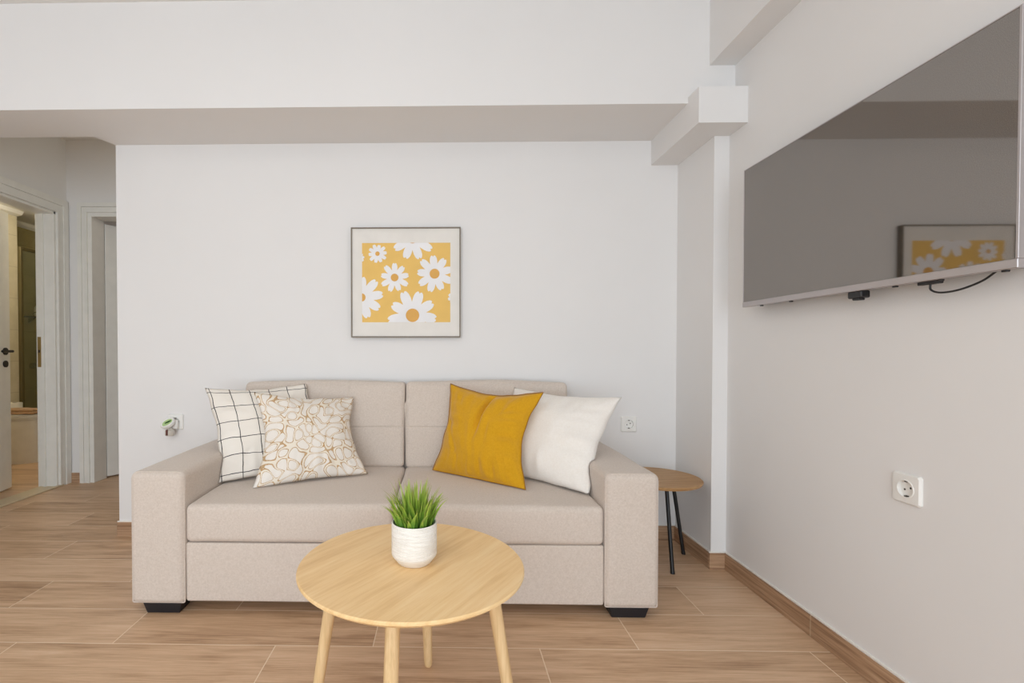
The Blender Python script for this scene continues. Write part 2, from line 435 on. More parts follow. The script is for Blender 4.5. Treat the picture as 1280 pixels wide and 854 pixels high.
# skirting tiles with a caulk bead on top
SH = 0.075
def skirting(name, x0, x1, y0, y1, mat, side):
    bm = BM(); box(bm, x0, x1, y0, y1, 0, SH, 0.0012, 1, 0)
    c = 0.004
    box(bm, x0 if side != 'r' else x0 + c, x1, y0 if side == 'r' else y0 + c, y1, SH, SH + 0.005, 0.0, 1, 1)
    struct(name, bm, [mat, CAULK], smooth=False)
skirting('baseboard_back', WL - 0.008, 1.222, YB - 0.01, YB, SKIRT_X, 'b')
skirting('baseboard_right', XR - 0.01, XR, YF, 2.254 - 0.01, SKIRT_Y, 'r')
skirting('baseboard_pillar', 1.222 - 0.01, XR, 2.254 - 0.01, 2.254, SKIRT_X, 'b')
skirting('baseboard_pillar_side', 1.222 - 0.01, 1.222, 2.254, YB - 0.01, SKIRT_Y, 'r')
skirting('baseboard_hall', XL, -2.747, HE - 0.01, HE, SKIRT_X, 'b')

# ------------------------------------------------------------------ door 1 (bathroom), in the left wall
d1 = thing('door_1', (XL, (D1N + D1F) / 2, 0), None, None, kind='structure')
bm = BM()
cw, ct = 0.1, 0.016
def ushape(bm, i0, i1, iz, w, p0, p1, axis):
    prism(bm, [(i0 - w, 0), (i0 - w, iz + w), (i1 + w, iz + w), (i1 + w, 0), (i1, 0), (i1, iz), (i0, iz), (i0, 0)], p0, p1, axis)
ushape(bm, D1N, D1F, D1Z, 0.055, XL, XL + ct, 'x'); ushape(bm, D1N - 0.056, D1F + 0.056, D1Z + 0.056, 0.044, XL, XL + ct + 0.006, 'x')
ushape(bm, D1N - 0.001, D1F + 0.001, D1Z + 0.001, 0.012, XL, XL + ct + 0.004, 'x')
obj('casing', bm, GLOSSW, d1, ang=30)
bm = BM()
box(bm, XL - 0.135, XL + 0.004, D1F - 0.018, D1F, 0, D1Z, 0.002, 1); box(bm, XL - 0.135, XL + 0.004, D1N, D1N + 0.018, 0, D1Z, 0.002, 1)
box(bm, XL - 0.135, XL + 0.004, D1N, D1F, D1Z - 0.018, D1Z, 0.002, 1)
box(bm, XL - 0.09, XL - 0.07, D1F - 0.03, D1F - 0.018, 0, D1Z - 0.018)
obj('jamb', bm, GLOSSW, d1, ang=30)
bm = BM(); box(bm, XL - 0.125, XL - 0.1, D1F - 0.0205, D1F - 0.018, 0.88, 1.1); box(bm, XL - 0.118, XL - 0.107, D1F - 0.0215, D1F - 0.0205, 0.985, 1.005, mi=1)
obj('strike_plate', bm, [BRASS, HOLE], d1, ang=30, label='brass strike plate')
# leaf, ajar into the bathroom
hinge = Vector((XL - 0.13, D1N + 0.02, 0)); a1 = math.radians(90 + 13.5)
ux, uy = Vector((math.cos(a1), math.sin(a1), 0)), Vector((-math.sin(a1), math.cos(a1), 0))
ML = Matrix(((ux.x, uy.x, 0, hinge.x), (ux.y, uy.y, 0, hinge.y), (0, 0, 1, 0), (0, 0, 0, 1)))
def leafbox(x0, x1, y0, y1, z0, z1, M, bev=0.002):
    t = BM(); box(t, x0, x1, y0, y1, z0, z1, bev, 1); bmesh.ops.transform(t, matrix=M, verts=t.verts); return t
lf = obj('leaf', leafbox(0, 0.735, 0.0, 0.04, 0.008, 1.99, ML), GLOSSW, d1, ang=30)
def along(M, pts): return [M @ Vector(p) for p in pts]
def disc_y(M, x, z, y0, y1, r):
    t = BM(); R = Matrix.Translation((x, 0, z)) @ Matrix.Rotation(PI / 2, 4, 'X')
    lathe(t, [(0, -y0), (r, -y0), (r, -y1), (0, -y1)], (0, 0, 0), 24); bmesh.ops.transform(t, matrix=M @ R, verts=t.verts); return t
t = disc_y(ML, 0.675, 0.995, 0.0, -0.009, 0.026)
tube(t, along(ML, [(0.675, -0.008, 0.995), (0.675, -0.05, 0.995)]), 0.009)
tube(t, along(ML, spline([(0.675, -0.048, 0.995), (0.662, -0.054, 0.995), (0.63, -0.055, 0.995), (0.555, -0.052, 0.995)], 4)), 0.009)
obj('lever_handle', t, BLACK, lf, label='black lever handle')
t = disc_y(ML, 0.675, 0.905, 0.0, -0.009, 0.024); obj('lock_rosette', t, BLACK, lf, label='black lock rosette')
bm = BM(); box(bm, XL - 0.12, XL + 0.016, D1N - 0.05, D1F, 0, 0.006, 0.002, 1); box(bm, XL - 0.002, XL + 0.022, D1N - 0.05, D1F + 0.03, 0.0, 0.011, 0.003, 1)
struct('trim_1', bm, plain('threshold_strip', rgb(206, 190, 160), 0.4), smooth=False)

# door 2 (bedroom), in the hall's end wall
d2 = thing('door_2', ((D2L + D2R) / 2, HE, 0), None, None, kind='structure')
bm = BM()
ushape(bm, D2L - 0.03, D2R + 0.03, D2Z + 0.03, 0.04, HE - 0.016, HE, 'y'); ushape(bm, D2L - 0.071, D2R + 0.071, D2Z + 0.071, 0.03, HE - 0.022, HE, 'y')
ushape(bm, D2L - 0.029, D2R + 0.029, D2Z + 0.029, 0.01, HE - 0.02, HE, 'y')
obj('casing', bm, GLOSSW, d2, ang=30)
bm = BM()
box(bm, D2L - 0.032, D2L, HE - 0.008, HE + 0.13, 0, D2Z + 0.03, 0.002, 1); box(bm, D2R, D2R + 0.032, HE - 0.008, HE + 0.13, 0, D2Z + 0.03, 0.002, 1)
box(bm, D2L, D2R, HE - 0.008, HE + 0.13, D2Z, D2Z + 0.03, 0.002, 1)
obj('jamb', bm, GLOSSW, d2, ang=30)
h2 = Vector((D2L + 0.003, HE + 0.132, 0)); a2 = math.radians(58)
ux, uy = Vector((math.cos(a2), math.sin(a2), 0)), Vector((-math.sin(a2), math.cos(a2), 0))
M2 = Matrix(((ux.x, uy.x, 0, h2.x), (ux.y, uy.y, 0, h2.y), (0, 0, 1, 0), (0, 0, 0, 1)))
obj('leaf', leafbox(0, 0.77, 0.0, 0.04, 0.012, 1.985, M2), GLOSSW, d2, ang=30)

# ------------------------------------------------------------------ bathroom beyond door 1
bm = BM(); box(bm, -4.25, -4.1, 2.0, 4.64, 0, 2.4); struct('wall_bathroom', bm, BTILE, smooth=False)
bm = BM(); box(bm, -4.55, -4.4, 4.4, 5.6, 0, 2.4); box(bm, -4.4, XL - 0.12, 5.45, 5.6, 0, 2.4)
box(bm, -4.4, -4.251, 4.58, 4.635, 0, 2.4); struct('wall_shower', bm, STILE, smooth=False)
bm = BM(); box(bm, -4.25, XL - 0.12, 2.0, 2.12, 0, 2.4); struct('wall_bathroom_front', bm, BTILE, smooth=False)
bm = BM(); box(bm, -4.55, XL - 0.12, 2.0, 5.6, 2.33, 2.45); struct('ceiling_bathroom', bm, CEIL, smooth=False)
bm = BM()
prism(bm, [(-4.1, 2.33), (-4.03, 2.33), (-4.05, 2.3), (-4.1, 2.285)], 2.12, 4.64, 'y')
prism(bm, [(-4.4, 2.33), (-4.36, 2.33), (-4.37, 2.3), (-4.4, 2.28)], 4.64, 5.45, 'y')
struct('trim_2', bm, CEIL, smooth=False)
# shower screen
ss = thing('shower_screen', (-4.085, 4.9, 0), 'clear glass shower screen in slim metal frame, seen through the bathroom doorway', 'shower screen')
bm = BM(); box(bm, -4.089, -4.081, 4.665, 5.44, 0.06, 1.975); obj('glass_panel', bm, GLASS, ss, smooth=False)
bm = BM(); box(bm, -4.1, -4.07, 4.642, 4.67, 0, 2.0, 0.002, 1); box(bm, -4.1, -4.07, 4.67, 5.45, 0.0, 0.06, 0.002, 1); box(bm, -4.1, -4.07, 4.67, 5.45, 1.975, 2.0, 0.002, 1)
obj('screen_frame', bm, plain('bronze_profile', rgb(120, 110, 78), 0.35, 0.6), ss, ang=30)
# shower fittings on the tiled wall
sh = thing('shower_set', (-4.4, 5.2, 0.84), 'chrome hand shower with looped hose and mixer on tiled wall behind the glass', 'shower')
XS = -4.4
bm = BM(); tube(bm, [(XS + 0.05, 5.235, 1.15), (XS + 0.05, 5.235, 2.05)], 0.011); 
for z in (1.17, 2.03): tube(bm, [(XS, 5.235, z), (XS + 0.05, 5.235, z)], 0.012)
obj('riser_rail', bm, CHROME, sh)
bm = BM(); tube(bm, [(XS + 0.06, 5.23, 1.80), (XS + 0.09, 5.2, 1.9), (XS + 0.14, 5.16, 1.985)], [0.013, 0.014, 0.02])
lathe(bm, [(0, 0.012), (0.05, 0.012), (0.055, 0), (0.05, -0.016), (0, -0.018)], (XS + 0.15, 5.155, 1.985), 24, M=Matrix.Rotation(math.radians(55), 4, 'Y'))
obj('hand_shower', bm, CHROME, sh)
bm = BM(); tube(bm, spline([(XS + 0.07, 5.225, 1.79), (XS + 0.125, 5.22, 1.5), (XS + 0.135, 5.18, 1.2), (XS + 0.135, 5.13, 1.05), (XS + 0.135, 5.135, 0.95), (XS + 0.135, 5.18, 0.91), (XS + 0.135, 5.215, 0.95), (XS + 0.07, 5.215, 0.86)], 8), 0.009)
obj('hose', bm, CHROME, sh)
bm = BM(); tube(bm, [(XS + 0.06, 5.11, 0.84), (XS + 0.06, 5.33, 0.84)], 0.026, 16); tube(bm, [(XS + 0.06, 5.07, 0.84), (XS + 0.06, 5.11, 0.84)], [0.032, 0.03], 16); tube(bm, [(XS + 0.06, 5.33, 0.84), (XS + 0.06, 5.37, 0.84)], [0.03, 0.032], 16)
for y in (5.15, 5.29): tube(bm, [(XS, y, 0.84), (XS + 0.06, y, 0.84)], [0.03, 0.02], 16)
obj('mixer_bar', bm, CHROME, sh)
sf = thing('shower_shelf', (-4.4, 5.12, 1.35), 'small dark wire shelf on the shower wall beside the hose', 'shelf')
bm = BM(); box(bm, XS, XS + 0.11, 5.03, 5.2, 1.35, 1.36, 0.003, 1); obj('shelf_tray', bm, plain('dark_wire', rgb(70, 62, 48), 0.4, 0.6), sf)
bm = BM(); tube(bm, spline([(XS + 0.1, 5.06, 1.36), (XS + 0.1, 5.06, 1.4), (XS + 0.1, 5.17, 1.4), (XS + 0.1, 5.17, 1.36)], 4), 0.004); prism(bm, [(XS, 1.29), (XS, 1.35), (XS + 0.07, 1.35)], 5.1, 5.12, 'y'); obj('shelf_guard', bm, CHROME, sf)
bt = obj('shampoo_bottle', lathe(BM(), [(0, 1.361), (0.028, 1.361), (0.03, 1.37), (0.03, 1.46), (0.012, 1.485), (0.012, 1.51), (0, 1.51)], (XS + 0.05, 5.165, 0.0), 20), plain('pale_bottle', rgb(226, 222, 205), 0.3), origin=(XS + 0.05, 5.165, 1.36))
tag(bt, 'pale bottle standing on the small shower shelf', 'bottle')
# toilet: D-shaped bowl, back to the bathroom wall
CY = 4.385
def dshape(x0, x1, hw, n=20, sy=1.0):
    pts = [(x0, CY - hw), ]
    xm = x1 - hw * 1.15
    for i in range(n + 1):
        a = -PI / 2 + PI * i / n
        pts.append((xm + (x1 - xm) * math.cos(a), CY + hw * math.sin(a)))
    pts.append((x0, CY + hw)); return pts
to = thing('toilet', (-3.85, CY, 0), 'white floor-standing toilet with rounded front, seen through the bathroom doorway', 'toilet')
bm = BM(); sections = [(0.0, -3.60, 0.175), (0.03, -3.595, 0.178), (0.2, -3.585, 0.183), (0.36, -3.575, 0.188), (0.385, -3.575, 0.186)]
rings = [[bm.verts.new((x, y, z)) for x, y in dshape(-4.095, x1, hw)] for z, x1, hw in sections]
for a, b in zip(rings, rings[1:]):
    for i in range(len(a)): bm.faces.new((a[i], a[(i + 1) % len(a)], b[(i + 1) % len(a)], b[i]))
bm.faces.new(rings[0][::-1]); bm.faces.new(rings[-1]); obj('bowl', bm, PLASTIC, to)
bm = BM(); prism(bm, dshape(-4.06, -3.57, 0.19), 0.387, 0.402, 'z'); obj('seat', bm, PLASTIC, to)
bm = BM(); prism(bm, dshape(-4.06, -3.565, 0.193), 0.404, 0.432, 'z'); obj('lid', bm, PLASTIC, to)
bm = BM()
softbox(bm, -3.94, -3.62, 4.24, 4.42, 0.4365, 0.4565, 0.009, (0, 0, 0.002), (12, 8, 3), 0.004, 9)
softbox(bm, -3.945, -3.63, 4.245, 4.415, 0.4575, 0.4785, 0.009, (0, 0, 0.003), (12, 8, 3), 0.004, 9, 3)
tw = obj('folded_towel', bm, TOWEL, origin=(-3.78, 4.33, 0.432)); tag(tw, 'folded tan towel lying on the closed toilet lid', 'towel')
pr_ = thing('toilet_roll', (-3.985, 4.46, 0.432), 'white toilet roll standing on the lid behind the tan towel', 'toilet roll')
bm = BM(); lathe(bm, [(0.02, 0.432), (0.056, 0.432), (0.058, 0.437), (0.058, 0.512), (0.055, 0.517), (0.02, 0.517)], (-3.985, 4.46, 0), 32); obj('paper', bm, PLASTIC, pr_)
bm = BM(); lathe(bm, [(0.02, 0.432), (0.02, 0.517), (0.017, 0.517), (0.017, 0.432)], (-3.985, 4.46, 0), 24); obj('cardboard_core', bm, plain('cardboard', rgb(110, 92, 66), 0.8), pr_)
bm = BM(); lathe(bm, [(0, 2.33), (0.15, 2.33), (0.15, 2.30), (0.13, 2.285), (0, 2.28)], (-3.62, 3.92, 0), 32)
cl = obj('ceiling_lamp', bm, emit('warm_lamp', (1.0, 0.82, 0.5, 1), 3.0), origin=(-3.62, 3.92, 2.33)); tag(cl, 'round glowing ceiling lamp inside the bathroom', 'lamp')

# ------------------------------------------------------------------ sofa
so = thing('sofa', (-0.19, 2.2, 0), 'beige fabric two-seat sofa bed with block arms against the back wall', 'sofa')
AY0, AY1 = 1.812, 2.575
AXL0, AXL1, AXR0, AXR1 = -1.186, -0.979, 0.597, 0.797
def seamring(bm, x0, x1, z0, z1, y, r=0.03, rr=0.0028):
    pts = []
    for cx, cz, a0 in ((x1 - r, z1 - r, 0), (x0 + r, z1 - r, 90), (x0 + 0.006, z0 + 0.006, 180), (x1 - 0.006, z0 + 0.006, 270)):
        q = r if a0 < 100 else 0.006
        for i in range(5):
            a = math.radians(a0 + 90 * i / 4); pts.append((cx + q * math.cos(a), y, cz + q * math.sin(a)))
    tube(bm, pts, rr, 8, closed=True)
for x0, x1, s in ((AXL0, AXL1, 1), (AXR0, AXR1, 2)):
    bm = BM(); softbox(bm, x0, x1, AY0, AY1, 0.04, 0.543, 0.024, (0.004, 0.004, 0.006), (6, 14, 12), 0.0025, 6, s)
    ar = obj('armrest', bm, SOFA, so, ang=80)
    bm = BM(); seamring(bm, x0 + 0.004, x1 - 0.004, 0.044, 0.541, AY0 + 0.013, 0.026); obj('piping', bm, SOFA, ar)
bm = BM(); softbox(bm, AXL1 + 0.001, AXR0 - 0.001, AY0 + 0.012, 2.5, 0.048, 0.272, 0.008, (0, 0.002, 0), (18, 4, 5), 0.001, 5)
obj('base', bm, SOFA, so, ang=80)
bm = BM(); box(bm, AXL1 + 0.02, AXR0 - 0.02, 2.47, 2.575, 0.05, 0.74, 0.02, 2); obj('back_frame', bm, SOFA, so)
MID = -0.193
def seatfn(p, u):
    if u.z > 0: p.z += 0.006 * u.z * (1 - (p.x - MID) ** 2 / 0.62) * 0.6
    return p
for x0, x1, s in ((AXL1 + 0.002, MID - 0.001, 1), (MID + 0.001, AXR0 - 0.002, 2)):
    bm = BM(); softbox(bm, x0, x1, AY0 + 0.004, 2.46, 0.275, 0.419, 0.021, (0.0, 0.004, 0.006), (16, 12, 5), 0.003, 5, s * 3, seatfn)
    sc = obj('seat_cushion', bm, SOFA, so, ang=80)
def backfn(x0, x1, s):
    def f(p, u):
        t = (p.z - 0.42) / 0.42
        p.y += 0.075 * t * (0.8 - 0.2 * u.y)
        # soft stitched seam across the middle of the front face
        if u.y < 0:
            p.y += 0.005 * math.exp(-((p.z - 0.618) / 0.004) ** 2) + 0.0035 * math.exp(-((p.x - x0 - 0.53) / 0.003) ** 2) * (1 if p.x - x0 > 0.4 and s == 1 else 0)
            cx = min(p.x - x0, x1 - p.x)
            p.y += 0.004 * noise.noise(Vector((p.x * 9 + s * 5, p.z * 22, s))) * math.exp(-(cx / 0.09) ** 2) * 2
        return p
    return f
def ext(c, h, off): return tuple((v - c) / h for v in [off + d for d in (-0.012, -0.008, -0.005, -0.0025, 0, 0.0025, 0.005, 0.008, 0.012)])
SZ_ = ext(0.6315, 0.2065, 0.618); SX_ = ext(-0.60475, 0.40725, -0.482)
for x0, x1, s in ((-1.012, -0.1975, 1), (-0.1925, 0.621, 2)):
    bm = BM(); softbox(bm, x0, x1, 2.402, 2.528, 0.42, 0.838, 0.02, (0.0, 0.02, 0.01), (22, 5, 26), 0.004, 4.2, s * 7, backfn(x0, x1, s), (SX_ if s == 1 else (), (), SZ_))
    obj('back_cushion', bm, SOFA, so, ang=80)
for x, y in ((-1.07, 1.868), (0.69, 1.868), (-1.07, 2.51), (0.69, 2.51)):
    t = BM(); box(t, -0.075, 0.075, -0.045, 0.045, 0, 0.043, 0.003, 1)
    for v in t.verts:
        k = 0.84 + 0.16 * v.co.z / 0.043; v.co.x *= k; v.co.y *= k
    bmesh.ops.translate(t, verts=t.verts, vec=(x, y, 0)); obj('leg', t, FOOT, so, ang=30, label='black block foot')

# ------------------------------------------------------------------ pillows
EDGE = {}
def pillow(name, c, T, mat, label, bow=(0.05, 0.05, 0.05, 0.05), n=56, seed=1.0, wr=0.006, back=0.62, dent=None, pw=0.62, flange=0.0, group='scatter pillows on the sofa'):
    """c: corners TL, TR, BL, BR in 3-D; bow: left, right, top, bottom"""
    TL, TR, BL, BR = [Vector(p) for p in c]
    ex = ((TR - TL) + (BR - BL)).normalized(); ez = ((TL - BL) + (TR - BR)).normalized(); nrm = ex.cross(ez).normalized()  # toward the room
    if nrm.y > 0: nrm = -nrm
    bm = BM(); uvl = bm.loops.layers.uv.new('UVMap'); st = {}
    cen = (TL + TR + BL + BR) / 4
    def pt(i, j, side):
        u = -1 + 2 * i / n; v = -1 + 2 * j / n
        uu = u + (1 - u) / 2 * bow[0] * 2 * (1 - v * v) ** 1.2 - (1 + u) / 2 * bow[1] * 2 * (1 - v * v) ** 1.2
        vv = v - (1 + v) / 2 * bow[2] * 2 * (1 - u * u) ** 1.2 + (1 - v) / 2 * bow[3] * 2 * (1 - u * u) ** 1.2
        uu += 0.028 * noise.noise(Vector((v * 3.1 + seed * 4, seed, 2 if u > 0 else 9))) * abs(u) ** 3 * (1 - v ** 4); vv += 0.028 * noise.noise(Vector((u * 3.1 - seed * 4, seed, 4 if v > 0 else 7))) * abs(v) ** 3 * (1 - u ** 4)
        s, t = (uu + 1) / 2, (vv + 1) / 2
        p = BL * (1 - s) * (1 - t) + BR * s * (1 - t) + TL * (1 - s) * t + TR * s * t
        lim = 1 - flange; a, b = min(1, abs(u) / lim), min(1, abs(v) / lim)
        h = T * ((1 - a ** 2.4) * (1 - b ** 2.4)) ** pw
        edge = max(abs(u), abs(v))
        # puckers running in from the edges
        per = (u if abs(v) > abs(u) else v)
        pk = noise.noise(Vector((per * 7 + seed * 3, (2 if abs(v) > abs(u) else 5) + seed, (1 if u + v > 0 else 3)))) * wr * 1.6 * (edge ** 3) * (1 - edge) * 6
        big = noise.noise(Vector((u * 1.6 + seed, v * 1.6 - seed, seed))) * wr + noise.noise(Vector((u * 4 + seed, v * 3 - seed, seed * 2))) * wr * 0.5
        h2 = h + (big + pk) * min(1.0, h / (T * 0.5))
        if dent: h2 += dent(u, v) * min(1.0, h / (T * 0.3))
        h2 = max(h2, 0.0012) if edge < 0.999 else 0.0
        q = p + nrm * h2 * (side if side > 0 else -back)
        q += nrm * 0.004 * noise.noise(Vector((u * 2 + seed * 5, v * 2, 0))) * edge
        return q
    def V(i, j, side):
        if i in (0, n) or j in (0, n): side = 1
        k = (i, j, side)
        if k not in st: st[k] = bm.verts.new(pt(i, j, side))
        return st[k]
    for side in (1, -1):
        for i in range(n):
            for j in range(n):
                ids = [(i, j), (i + 1, j), (i + 1, j + 1), (i, j + 1)]
                try: f = bm.faces.new([V(a, b, side) for a, b in ids])
                except ValueError: continue
                for l, (a, b) in zip(f.loops, ids): l[uvl].uv = (a / n, b / n)
    root = Vector((cen.x, cen.y, min(p.z for p in (BL, BR))))
    bm.verts.index_update()
    ring = [(i, 0) for i in range(n)] + [(n, j) for j in range(n)] + [(i, n) for i in range(n, 0, -1)] + [(0, j) for j in range(n, 0, -1)]
    ids = [st[(i, j, 1)].index for i, j in ring]
    o = obj(name, bm, mat, origin=root, ang=180); EDGE[o] = ids
    return tag(o, label, 'pillow', group)
pillow('scatter_pillow', [(-1.13, 2.29, 0.822), (-0.693, 2.445, 0.834), (-0.978, 2.09, 0.428), (-0.55, 2.30, 0.436)], 0.062, GRID,
       'white pillow with thin black grid lines in the left corner of the sofa', (0.055, 0.03, 0.045, 0.02), seed=1.3, wr=0.009)
pillow('scatter_pillow', [(-0.862, 2.2, 0.812), (-0.448, 2.42, 0.768), (-0.797, 2.01, 0.424), (-0.346, 2.225, 0.436)], 0.07, ROPE,
       'cream pillow embroidered with tan rope loops, leaning on the grid pillow', (0.10, 0.095, 0.05, 0.025), seed=4.1, wr=0.009)
def fold(u, v):
    w = math.exp(-((u - 0.02 + (1 - v) * 0.05) / 0.055) ** 2) * max(0, min(1, (v + 0.25) / 0.9)) * -0.046
    w += math.exp(-((u - 0.24) / 0.05) ** 2) * math.exp(-((v - 0.1) / 0.3) ** 2) * -0.007
    w += math.exp(-((u + v * 0.55 + 0.75) / 0.06) ** 2) * math.exp(-((v + 0.1) / 0.6) ** 2) * -0.008
    w += math.exp(-((u * 0.9 - v + -0.55) / 0.05) ** 2) * math.exp(-((u + 0.6) / 0.25) ** 2) * -0.006
    w += noise.noise(Vector((u * 8 + v * 1.5, v * 1.8 + 3, 1.0))) * 0.004 + noise.noise(Vector((u * 2.2, v * 9 + u * 3, 7.0))) * 0.003 * max(0, abs(v) - 0.1)
    for k, a in enumerate((-0.45, -0.2, 0.1, 0.4)):
        w += math.exp(-((u - a - 0.1 * (v + 1)) / 0.035) ** 2) * math.exp(-((v + 0.75) / 0.2) ** 2) * -0.006
    return w
pillow('scatter_pillow', [(0.032, 2.42, 0.836), (0.445, 2.2, 0.812), (-0.055, 2.33, 0.427), (0.334, 2.0, 0.42)], 0.075, MUSTARD,
       'mustard yellow linen pillow with a pinched top edge', (0.06, 0.115, 0.08, 0.01), seed=2.2, wr=0.0085, dent=fold, flange=0.03, n=72)
pillow('scatter_pillow', [(0.354, 2.47, 0.815), (0.776, 2.15, 0.796), (0.22, 2.32, 0.43), (0.577, 1.955, 0.426)], 0.085, COTTON,
       'plain white pillow in the right corner behind the mustard pillow', (0.02, 0.055, 0.05, 0.02), seed=6.6, wr=0.008)

# cloth gives way where a pillow presses on the sofa or on another pillow
from mathutils.bvhtree import BVHTree
def bvh_of(o):
    org = ORG[o]
    return BVHTree.FromPolygons([v.co + org for v in o.data.vertices], [tuple(p.vertices) for p in o.data.polygons])
def settle(o, trees, m=0.0045, rounds=5):
    org = ORG[o]
    for _ in range(rounds):
        for v in o.data.vertices:
            p = v.co + org
            for t in trees:
                loc, nr, i, dist = t.find_nearest(p, 0.2)
                if loc is None: continue
                if (p - loc).dot(nr) < m and ((p - loc).dot(nr) > -0.12):
                    if (p - loc).dot(nr) < 0 or dist < m: p = loc + nr * m
            v.co = p - org
parts_ = [bvh_of(c) for c in so.children if c.name.split('.')[0] in ('armrest', 'seat_cushion', 'back_cushion')] + [bvh_of(g) for c in so.children for g in c.children]
PIL = [o for o in COL.objects if o.name.startswith('scatter_pillow')]
for o in PIL: settle(o, parts_)
# stitched edge of the mustard pillow
bm = BM(); tube(bm, [PIL[2].data.vertices[i].co + ORG[PIL[2]] + Vector((0, -0.0005, 0.001)) for i in EDGE[PIL[2]]], 0.0015, 8, closed=True)
obj('edge_seam', bm, fabric('dark_mustard_thread', rgb(150, 100, 14), rgb(170, 118, 20), 480), PIL[2], label='darker mustard stitched edge')

# ------------------------------------------------------------------ coffee table
CX, CYT, TZ, TR_ = -0.085, 1.268, 0.45, 0.290
ta = thing('coffee_table', (CX, CYT, 0), 'round bamboo coffee table with four splayed legs in front of the sofa', 'table')
bm = BM(); lathe(bm, [(0, TZ), (TR_ - 0.003, TZ), (TR_, TZ - 0.003), (TR_, TZ - 0.007), (TR_ - 0.012, TZ - 0.017), (0, TZ - 0.017)], (CX, CYT, 0), 96); obj('tabletop', bm, BAMBOO, ta, ang=25)
bm = BM()
for a in (-97.5, -7.5):
    d = Vector((math.cos(math.radians(a)), math.sin(math.radians(a)), 0)); s = Vector((-d.y, d.x, 0)); c = Vector((CX, CYT, 0))
    q = [c - d * 0.21 - s * 0.02, c + d * 0.21 - s * 0.02, c + d * 0.21 + s * 0.02, c - d * 0.21 + s * 0.02]
    prism(bm, [(v.x, v.y) for v in q], TZ - 0.04, TZ - 0.0165, 'z')
obj('apron', bm, BAMLEG, ta, ang=25)
for a in (-97.5, -7.5, 82.5, 172.5):
    d = Vector((math.cos(math.radians(a)), math.sin(math.radians(a)), 0)); c = Vector((CX, CYT, 0))
    p0 = c + d * 0.203 + Vector((0, 0, TZ - 0.017)); p1 = c + d * 0.272
    L = [p0 + (p1 - p0) * t for t in (0, 0.3, 0.7, 0.97, 0.99, 1.0)]
    bm = BM(); tube(bm, L, [0.0168, 0.0165, 0.0148, 0.0132, 0.0122, 0.0095], 24); obj('leg', bm, BAMLEG, ta, ang=50)

# potted grass on it
PX, PY = -0.0775, 1.268
po = thing('potted_grass', (PX, PY, TZ), 'small green grass plant in a ribbed white pot on the coffee table', 'plant')
bm = BM(); prof = [(0, TZ), (0.041, TZ), (0.0432, TZ + 0.002), (0.0578, TZ + 0.0205), (0.0588, TZ + 0.0235), (0.059, TZ + 0.03), (0.059, TZ + 0.104), (0.0575, TZ + 0.106), (0.0545, TZ + 0.105), (0.0535, TZ + 0.09), (0.052, TZ + 0.03), (0, TZ + 0.03)]
lathe(bm, prof, (PX, PY, 0), 64); obj('pot', bm, POT, po, ang=50)
bm = BM(); lathe(bm, [(0.0525, TZ + 0.086), (0.03, TZ + 0.091), (0, TZ + 0.092)], (PX, PY, 0), 40); obj('soil', bm, plain('dark_soil', rgb(58, 62, 38), 0.9, nscale=60, nstr=0.6), po)
bm = BM(); uvl = bm.loops.layers.uv.new('UVMap')
for k in range(230):
    r0 = 0.046 * math.sqrt(random.random()); a = random.random() * 2 * PI
    b = Vector((PX + r0 * math.cos(a), PY + r0 * math.sin(a), TZ + 0.086))
    lean = (r0 / 0.046) ** 1.3 * random.uniform(0.3, 1.0) + random.uniform(-0.08, 0.14)
    if k % 9 == 0: lean = random.uniform(0.7, 1.15)
    az = a + random.uniform(-0.6, 0.6)
    ln = random.uniform(0.07, 0.132) * (1.0 if r0 < 0.032 else 0.82)
    w = random.uniform(0.0028, 0.0052); out = Vector((math.cos(az), math.sin(az), 0)); sd = Vector((-out.y, out.x, 0))
    tw = random.uniform(-0.9, 0.9); sd = (sd * math.cos(tw) + out * math.sin(tw)).normalized()
    prev = None; p = b.copy(); n = 7; tint = random.random()
    for i in range(n + 1):
        t = i / n; th_ = lean * (0.25 + 0.95 * t)
        wd = w * (0.75 + 0.5 * math.sin(PI * min(1, t * 1.4)) ) * (1 - t ** 2.6) + 0.0003
        dirn = (out * math.sin(th_) + Vector((0, 0, 1)) * math.cos(th_))
        fwd = dirn.cross(sd).normalized()
        cur = (bm.verts.new(p - sd * wd), bm.verts.new(p + fwd * wd * 0.35), bm.verts.new(p + sd * wd))
        if prev:
            for q in ((0, 1), (1, 2)):
                f = bm.faces.new((prev[q[0]], prev[q[1]], cur[q[1]], cur[q[0]]))
                for l in f.loops: l[uvl].uv = (tint, t if l.vert in cur else t - 1 / n)
        prev = cur; p = p + dirn * (ln / n)
obj('foliage', bm, GRASS, po, ang=180)

